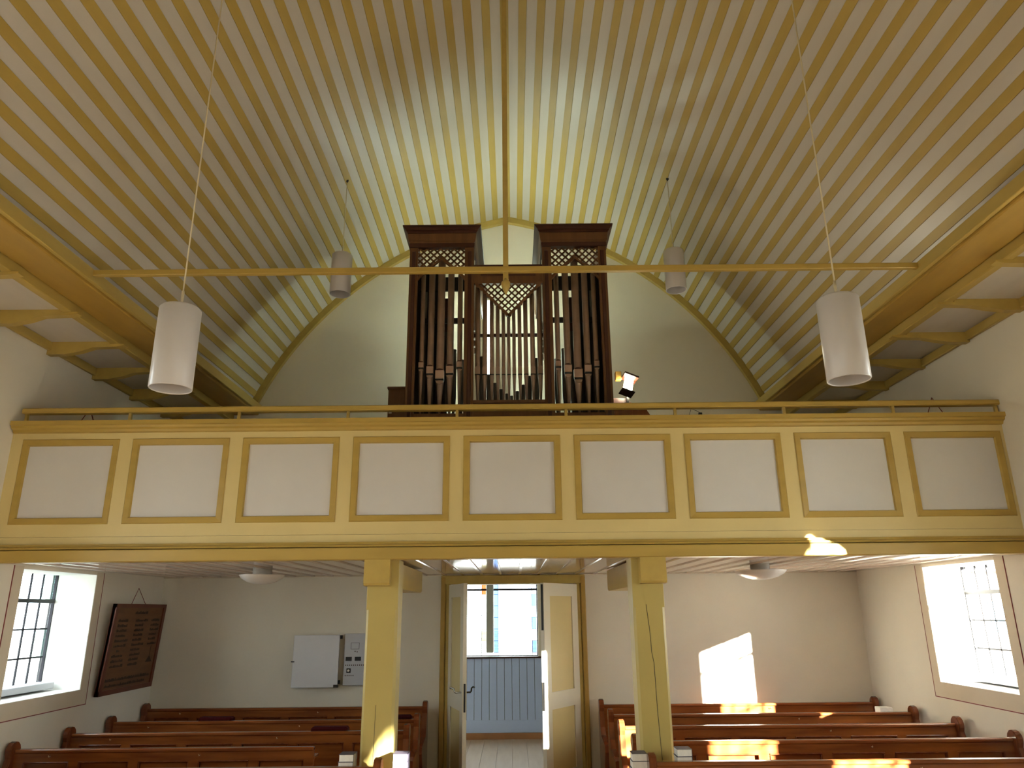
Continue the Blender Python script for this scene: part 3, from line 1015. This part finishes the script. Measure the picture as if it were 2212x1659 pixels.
# side cupboards of the organ
sb = empty('organ_side_cupboard', (-1.06, 6.9, ZF), 'low brown wooden cupboard beside the left organ tower', 'cupboard')
pbox(sb, 'body', 'organ_oak', -1.155, -0.93, 6.80, 7.6, ZF, 3.80, bev=0.004)
pbox(sb, 'top', 'organ_oak', -1.165, -0.925, 6.79, 7.61, 3.80, 3.822, bev=0.003)
pbox(sb, 'socket', 'metal_white', -1.145, -1.115, 6.792, 6.80, 3.555, 3.60)
db = empty('organ_console', (1.1, 6.7, ZF), 'brown wooden console with sloping side beside the right organ tower', 'console')
bm = BM()
prism(bm, [(0.95, ZF), (1.42, ZF), (1.42, 3.35), (1.30, 3.55), (0.95, 3.55)], 1, 6.70, 7.4)
obj('body', bm, 'pew_end', db)
bm = BM()
prism(bm, [(0.99, 3.55), (1.33, 3.55), (1.16, 3.73), (0.99, 3.73)], 1, 6.95, 7.4)
obj('music_desk', bm, 'organ_dark', db)
bm = BM()
tube(bm, [(1.24, 6.72, 3.57), (1.28, 6.72, 3.56), (1.31, 6.72, 3.58), (1.33, 6.72, 3.61)], 0.004, 6)
obj('cable', bm, 'black', db)

# microphone hanging over the gallery rail
mi = empty('microphone', (1.53, YG + 0.1, 3.18), 'small black microphone on a thin arm above the gallery rail', 'microphone')
pbox(mi, 'head', 'black', 1.515, 1.543, YG + 0.06, YG + 0.088, 3.208, 3.234, bev=0.003)
bm = BM()
tube(bm, [(1.53, YG + 0.075, 3.232), (1.50, YG + 0.075, 3.252), (1.46, YG + 0.075, 3.265), (1.43, YG + 0.09, 3.18)], 0.002, 6)
obj('arm', bm, 'iron', mi)

# boards hanging on the side walls of the gallery: their cords show above the rail
for s, yc, lab in ((-1, 6.52, 'framed board hung on a cord on the left wall above the gallery'), (1, 6.42, 'framed board hung on a cord on the right wall above the gallery')):
    hb = empty('hanging_board', (s * W, yc, 2.75), lab, 'board')
    x0, x1 = sorted((s * (W - 0.002), s * (W - 0.03)))
    pbox(hb, 'board', 'plaque_wood', x0, x1, yc - 0.30, yc + 0.30, 2.47, 3.19)
    x0, x1 = sorted((s * (W - 0.002), s * (W - 0.04)))
    bm = BM()
    for (a, b, c, d) in ((yc - 0.33, yc + 0.33, 3.19, 3.22), (yc - 0.33, yc + 0.33, 2.44, 2.47), (yc - 0.33, yc - 0.30, 2.47, 3.19), (yc + 0.30, yc + 0.33, 2.47, 3.19)):
        box(bm, x0, x1, a, b, c, d)
    obj('frame', bm, 'plaque_frame', hb)
    bm = BM()
    tube(bm, [(s * (W - 0.02), yc - 0.26, 3.22), (s * (W - 0.008), yc, 3.555), (s * (W - 0.02), yc + 0.26, 3.22)], 0.004, 6)
    obj('cord', bm, 'redline', hb)

# ------------------------------------------------------------------ name board on the left wall (leans forward on its cord)
pl = empty('name_board', (-3.83, 7.80, 1.02), 'dark wooden board of painted names hung on the left wall', 'plaque')
def lean(bm):
    # shear x with height: top leans into the room
    for v in bm.verts:
        v.co.x += (v.co.z - 1.02) / 0.82 * 0.06 + 0.022
    return bm
y0, y1, za, zb_ = 7.27, 8.31, 1.02, 1.84
bm = lean((lambda b: (box(b, -3.838, -3.815, y0, y1, za, zb_), b)[1])(BM()))
obj('board', bm, 'plaque_wood', pl)
bm = BM()
for (a, b, c, d) in ((y0, y1, zb_ - 0.035, zb_), (y0, y1, za, za + 0.045), (y0, y0 + 0.05, za, zb_), (y1 - 0.05, y1, za, zb_)):
    box(bm, -3.842, -3.802, a, b, c, d)
obj('frame', lean(bm), 'plaque_frame', pl)
bm = BM()
random.seed(3)
def word(y, z, w, h):
    # an illegible painted word as a row of small upright strokes
    n_ = max(2, int(w / 0.022))
    for i in range(n_):
        hh = h * random.uniform(0.55, 1.0)
        a = y + w * i / n_
        box(bm, -3.8155, -3.8135, a, a + w / n_ * random.uniform(0.6, 0.95), z, z + hh)
        if random.random() < 0.5:
            box(bm, -3.8155, -3.8135, a, a + w / n_, z + hh * 0.4, z + hh * 0.6)
word(7.68, 1.745, 0.26, 0.03)
cols = [(7.38, [1, 1, 1, 1, 1.3, 1.2, 0.35, 1.1, 1.2, 1.3]), (7.72, [1.3, 0.9, 1, 1, 1, 1.3, 1, 1.1, 1, 1]), (8.05, [0.9, 0.95, 1, 0.8, 0.8, 1])]
for cy_, ws in cols:
    for i, w_ in enumerate(ws):
        word(cy_ + (0.07 if w_ < 0.5 else 0), 1.672 - 0.046 * i, 0.19 * w_, 0.027)
word(7.36, 1.135, 0.86, 0.03)
word(7.36, 1.085, 0.78, 0.028)
prism(bm, [(8.08, 1.27), (8.22, 1.27), (8.15, 1.335)], 0, -3.8155, -3.8135)
box(bm, -3.8155, -3.8135, 8.145, 8.155, 1.335, 1.43)
tag(obj('painted_names', lean(bm), 'plaque_ink', pl), kind='stuff')
bm = BM()
tube(bm, [(-3.752, 7.60, 1.838), (-3.842, 7.89, 2.0), (-3.752, 7.89, 1.838)], 0.003, 6)
obj('cord', bm, 'redline', pl)

# ------------------------------------------------------------------ control cabinet on the rear wall
cc = empty('control_cabinet', (-1.9, YB, 1.0), 'white wall control cabinet with its door swung open beside the left post', 'cabinet')
pbox(cc, 'cabinet_body', 'metal_grey', -1.79, -1.36, YB - 0.06, YB - 0.002, 1.0, 1.52, bev=0.003)
cd_ = pbox(cc, 'cabinet_door', 'metal_white', -2.325, -1.835, YB - 0.105, YB - 0.085, 0.985, 1.51, bev=0.003)
pbox(cd_, 'latch', 'iron', -2.34, -2.305, YB - 0.112, YB - 0.085, 1.238, 1.250)
pbox(cd_, 'corner_clip', 'iron', -1.875, -1.83, YB - 0.115, YB - 0.08, 0.985, 1.012)
pbox(cc, 'hinge', 'iron', -1.832, -1.815, YB - 0.10, YB - 0.06, 1.47, 1.505)
pbox(cc, 'hinge', 'iron', -1.832, -1.815, YB - 0.10, YB - 0.06, 1.02, 1.055)
for a, b in ((-1.77, -1.705), (-1.672, -1.607)):
    pbox(cc, 'display', 'black', a, b, YB - 0.064, YB - 0.06, 1.245, 1.285)
bm = BM()
for i in range(10):
    box(bm, -1.77 + 0.021 * i, -1.762 + 0.021 * i, YB - 0.064, YB - 0.06, 1.195, 1.208)
    if i < 5:
        box(bm, -1.77 + 0.021 * i, -1.762 + 0.021 * i, YB - 0.064, YB - 0.06, 1.093, 1.103)
box(bm, -1.678, -1.668, YB - 0.064, YB - 0.06, 1.335, 1.345)
box(bm, -1.655, -1.645, YB - 0.064, YB - 0.06, 1.33, 1.34)
obj('buttons', bm, 'organ_dark', cc)
kp = pbox(cc, 'knob_plate', 'iron', -1.755, -1.71, YB - 0.064, YB - 0.06, 1.125, 1.17)
bm = BM()
lathe(bm, [(0.012, 0.0), (0.012, 0.012)], 0, 0, 12)
bmesh.ops.rotate(bm, verts=bm.verts, matrix=Matrix.Rotation(math.radians(90), 3, 'X'), cent=(0, 0, 0))
bmesh.ops.translate(bm, verts=bm.verts, vec=(-1.733, YB - 0.064, 1.148))
obj('knob', bm, 'paper', kp)
bm = BM()
for (x0, x1, za, zb_) in ((-1.72, -1.63, 1.425, 1.428), (-1.72, -1.63, 1.362, 1.365), (-1.72, -1.717, 1.362, 1.428), (-1.633, -1.63, 1.362, 1.428)):
    box(bm, x0, x1, YB - 0.0625, YB - 0.06, za, zb_)
obj('printed_outline', bm, 'lead', cc)

# ------------------------------------------------------------------ pews
def pew(side, y, xa, xb, zback, label, short=None, post=None):
    """pew facing the viewer (-y); xa..xb between the end panels; short: backrest stops at this x"""
    root = empty('pew', ((xa + xb) / 2, y, 0), label, 'pew', 'pews in the %s block' % side)
    bx = short if short is not None else xb
    t = 0.05
    # backrest frame: top rail, bottom rail, stiles
    bm = BM()
    L_ = bx - xa
    npan = max(2, round(L_ / 0.5))
    st = 0.075
    zp0, zp1 = 0.30, zback - 0.088
    box(bm, xa, bx, y, y + 0.03, zp1, zback - 0.015)
    box(bm, xa, bx, y, y + 0.03, 0.10, zp0)
    xs_ = [xa + L_ * i / npan for i in range(npan + 1)]
    pans = []
    for i in range(npan + 1):
        a = xs_[i] - st / 2 if 0 < i < npan else (xa if i == 0 else bx - st)
        b = a + st if 0 < i else xa + st
        box(bm, a, b, y, y + 0.03, zp0, zp1)
        pans.append((a, b))
    br = obj('backrest', bm, 'pew_wood', root)
    for i in range(npan):
        bm = BM()
        a, b = pans[i][1], pans[i + 1][0]
        # raised field with sloping border
        q = [(a, zp0, 0.026), (b, zp0, 0.026), (b, zp1, 0.026), (a, zp1, 0.026)]
        q2 = [(a + 0.012, zp0 + 0.012, 0.021), (b - 0.012, zp0 + 0.012, 0.021), (b - 0.012, zp1 - 0.012, 0.021), (a + 0.012, zp1 - 0.012, 0.021)]
        v1 = [bm.verts.new((p[0], y + p[2], p[1])) for p in q]
        v2 = [bm.verts.new((p[0], y + p[2], p[1])) for p in q2]
        v0 = [bm.verts.new((p[0], y + 0.029, p[1])) for p in q]
        bm.faces.new(v2)
        bm.faces.new(list(reversed(v0)))
        for j in range(4):
            bm.faces.new((v1[j], v1[(j + 1) % 4], v2[(j + 1) % 4], v2[j]))
            bm.faces.new((v0[j], v0[(j + 1) % 4], v1[(j + 1) % 4], v1[j]))
        bmesh.ops.recalc_face_normals(bm, faces=bm.faces)
        obj('back_panel', bm, 'pew_wood', br)
        bm = BM()
        e = 0.011
        box(bm, a, b, y - 0.006, y + 0.024, zp1 - e, zp1, bev=0.003)
        box(bm, a, b, y - 0.006, y + 0.024, zp0, zp0 + e, bev=0.003)
        box(bm, a, a + e, y - 0.006, y + 0.024, zp0 + e, zp1 - e, bev=0.003)
        box(bm, b - e, b, y - 0.006, y + 0.024, zp0 + e, zp1 - e, bev=0.003)
        obj('panel_shadow_bead', bm, 'pew_end', br)  # darker bead added in place of a shadow line round the panel
    bm = BM()
    box(bm, xa, bx, y - 0.012, y + 0.045, zback - 0.028, zback, bev=0.007)
    obj('top_rail', bm, 'pew_wood', root)
    bm = BM()
    sa, sb_ = xa, xb
    if post is not None:        # the seat stops short of the gallery post
        if side == 'left':
            sb_ = post
        else:
            sa = post
    box(bm, sa, sb_, y - 0.40, y, 0.42, 0.45, bev=0.006)
    obj('seat', bm, 'pew_wood', root)
    if short is not None:
        pbox(root, 'low_back', 'pew_wood', short, xb, y, y + 0.03, 0.10, 0.58, bev=0.004)
    if y < YB - 0.4:
        pbox(root, 'book_ledge', 'pew_wood', xa, bx, y + 0.031, y + 0.16, zback - 0.09, zback - 0.07, bev=0.004)
    # ends
    zk = zback + 0.055
    prof = [(y + 0.06, 0.0), (y + 0.06, zk - 0.13), (y + 0.045, zk - 0.11), (y + 0.062, zk - 0.085)]
    for i in range(9):
        a = math.radians(-20 + 220 * i / 8)
        prof.append((y + 0.01 + 0.062 * math.cos(a), zk - 0.062 + 0.062 * math.sin(a)))
    prof += [(y - 0.038, zk - 0.115), (y - 0.055, zk - 0.16), (y - 0.08, 0.60), (y - 0.14, 0.53), (y - 0.34, 0.50), (y - 0.42, 0.48), (y - 0.44, 0.42), (y - 0.36, 0.30), (y - 0.36, 0.06), (y - 0.42, 0.0)]
    for (a, b) in ((xa - t, xa), (xb, xb + t)):
        bm = BM()
        narrow = post is not None and ((side == 'left') == (a >= xb))
        prism(bm, [(max(p[0], y - 0.08) if narrow else p[0], p[1]) for p in (prof[:-8] + [(y - 0.08, 0.60), (y - 0.08, 0.0)] if narrow else prof)], 0, a, b)
        bmesh.ops.bevel(bm, geom=[e for e in bm.edges if abs(e.verts[0].co.x - e.verts[1].co.x) < 1e-6], offset=0.006, segments=2, affect='EDGES')
        obj('end_panel', bm, 'pew_end', root)
    # little hat hooks on the backrest
    for f in (0.12, 0.62):
        xh = xa + (bx - xa) * f
        bm = BM()
        tube(bm, [(xh, y, zback - 0.05), (xh, y - 0.02, zback - 0.052), (xh, y - 0.024, zback - 0.04)], 0.0025, 6)
        obj('hook', bm, 'brass', root)
    return root


LROW = [(8.30, 'back row of the left block, against the end wall'), (7.62, 'second row from the back in the left block'),
        (6.93, 'third row from the back in the left block'), (6.18, 'fourth row from the back in the left block, its backrest cut short'),
        (5.40, 'front visible row of the left block')]
for i, (y, t_) in enumerate(LROW):
    pew('left', y, -3.78, -0.92 if i < 4 else -0.90, 0.765 if i else 0.80, 'brown varnished pew, ' + t_, short=-1.50 if i == 3 else None, post=-1.30 if i == 3 else None)
RROW = [(8.30, 'back row of the right block, against the end wall'), (7.52, 'second row from the back in the right block'),
        (6.80, 'third row from the back in the right block'), (6.05, 'fourth row from the back in the right block'),
        (5.36, 'front visible row of the right block')]
for i, (y, t_) in enumerate(RROW):
    pew('right', y, 0.96, 3.76, 0.80 if i < 4 else 0.785, 'brown varnished pew, ' + t_, post=1.30 if i == 3 else None)

# things lying on the ledges
for (xa, xb, y, z, lab) in ((-3.0, -2.68, 7.62, 0.765, 'dark red cushion on the ledge of the second pew row, far left'),
                            (-1.74, -1.42, 6.93, 0.765, 'dark red cushion on the ledge of the third pew row, left of the post'),
                            (-1.16, -0.96, 7.62, 0.765, 'dark red cushion on the ledge of the second pew row, right of the left post')):
    bm = BM()
    box(bm, xa, xb, y + 0.05, y + 0.155, z - 0.07, z + 0.026, bev=0.015)
    tag(obj('cushion', bm, 'maroon', loc=((xa + xb) / 2, y + 0.1, z - 0.07)), lab, 'cushion', 'dark red cushions on the left pews')
tb_ = empty('tissue_box', (3.55, 7.60, 0.73), 'small white box on the ledge of the second right pew row', 'box')
pbox(tb_, 'carton', 'paper', 3.49, 3.61, 7.557, 7.67, 0.73, 0.835, bev=0.004)
pbox(tb_, 'dark_side', 'book_cover', 3.51, 3.59, 7.554, 7.557, 0.74, 0.80)


def book(x, y, z, w, d, h, label, group):
    b = empty('hymn_book', (x, y, z), label, 'book', group)
    jx = random.uniform(-0.004, 0.004)
    pbox(b, 'pages', 'paper', x - w / 2 + 0.004 + jx, x + w / 2 - 0.003 + jx, y - d / 2 + 0.004, y + d / 2, z + 0.002, z + h - 0.002)
    bm = BM()
    box(bm, x - w / 2 + jx, x + w / 2 + jx, y - d / 2, y + d / 2, z, z + 0.002)
    box(bm, x - w / 2 + jx, x + w / 2 + jx, y - d / 2, y + d / 2, z + h - 0.002, z + h)
    box(bm, x + w / 2 - 0.003 + jx, x + w / 2 + jx, y - d / 2, y + d / 2, z, z + h)
    obj('cover', bm, 'book_cover', b)


random.seed(11)
for (x, y, z0, name) in ((-1.10, 5.50, 0.695, 'left of the left post'), (-0.735, 5.50, 0.695, 'right of the left post'),
                         (0.862, 5.46, 0.69, 'left of the right post'), (1.165, 5.46, 0.715, 'right of the right post')):
    for k, nm in enumerate(('bottom', 'middle', 'top')):
        book(x, y, z0 + 0.046 * k, 0.105 - 0.002 * k, 0.12, 0.046, 'thick hymn book with white pages, %s of the stack %s' % (nm, name), 'hymn books stacked by the posts')

# ------------------------------------------------------------------ outside
bm = BM()
box(bm, -80, 80, -80, 80, -0.6, -0.3)
tag(obj('ground', bm, 'ground'), 'grey ground outside the church windows', 'ground', kind='structure')
hs = empty('house', (24, 38, -0.3), 'brick house with dark roof seen through the right window', 'house')
pbox(hs, 'wall', 'brick_far', 20, 28, 34, 42, -0.3, 3.2)
bm = BM()
prism(bm, [(19.6, 3.2), (28.4, 3.2), (24, 6.2)], 1, 33.6, 42.4)
obj('roof', bm, 'roof_far', hs)
pbox(hs, 'window', 'blue_far', 21.0, 22.2, 33.95, 34.0, 0.6, 1.9)
pbox(hs, 'window', 'blue_far', 24.4, 25.6, 33.95, 34.0, 0.6, 1.9)
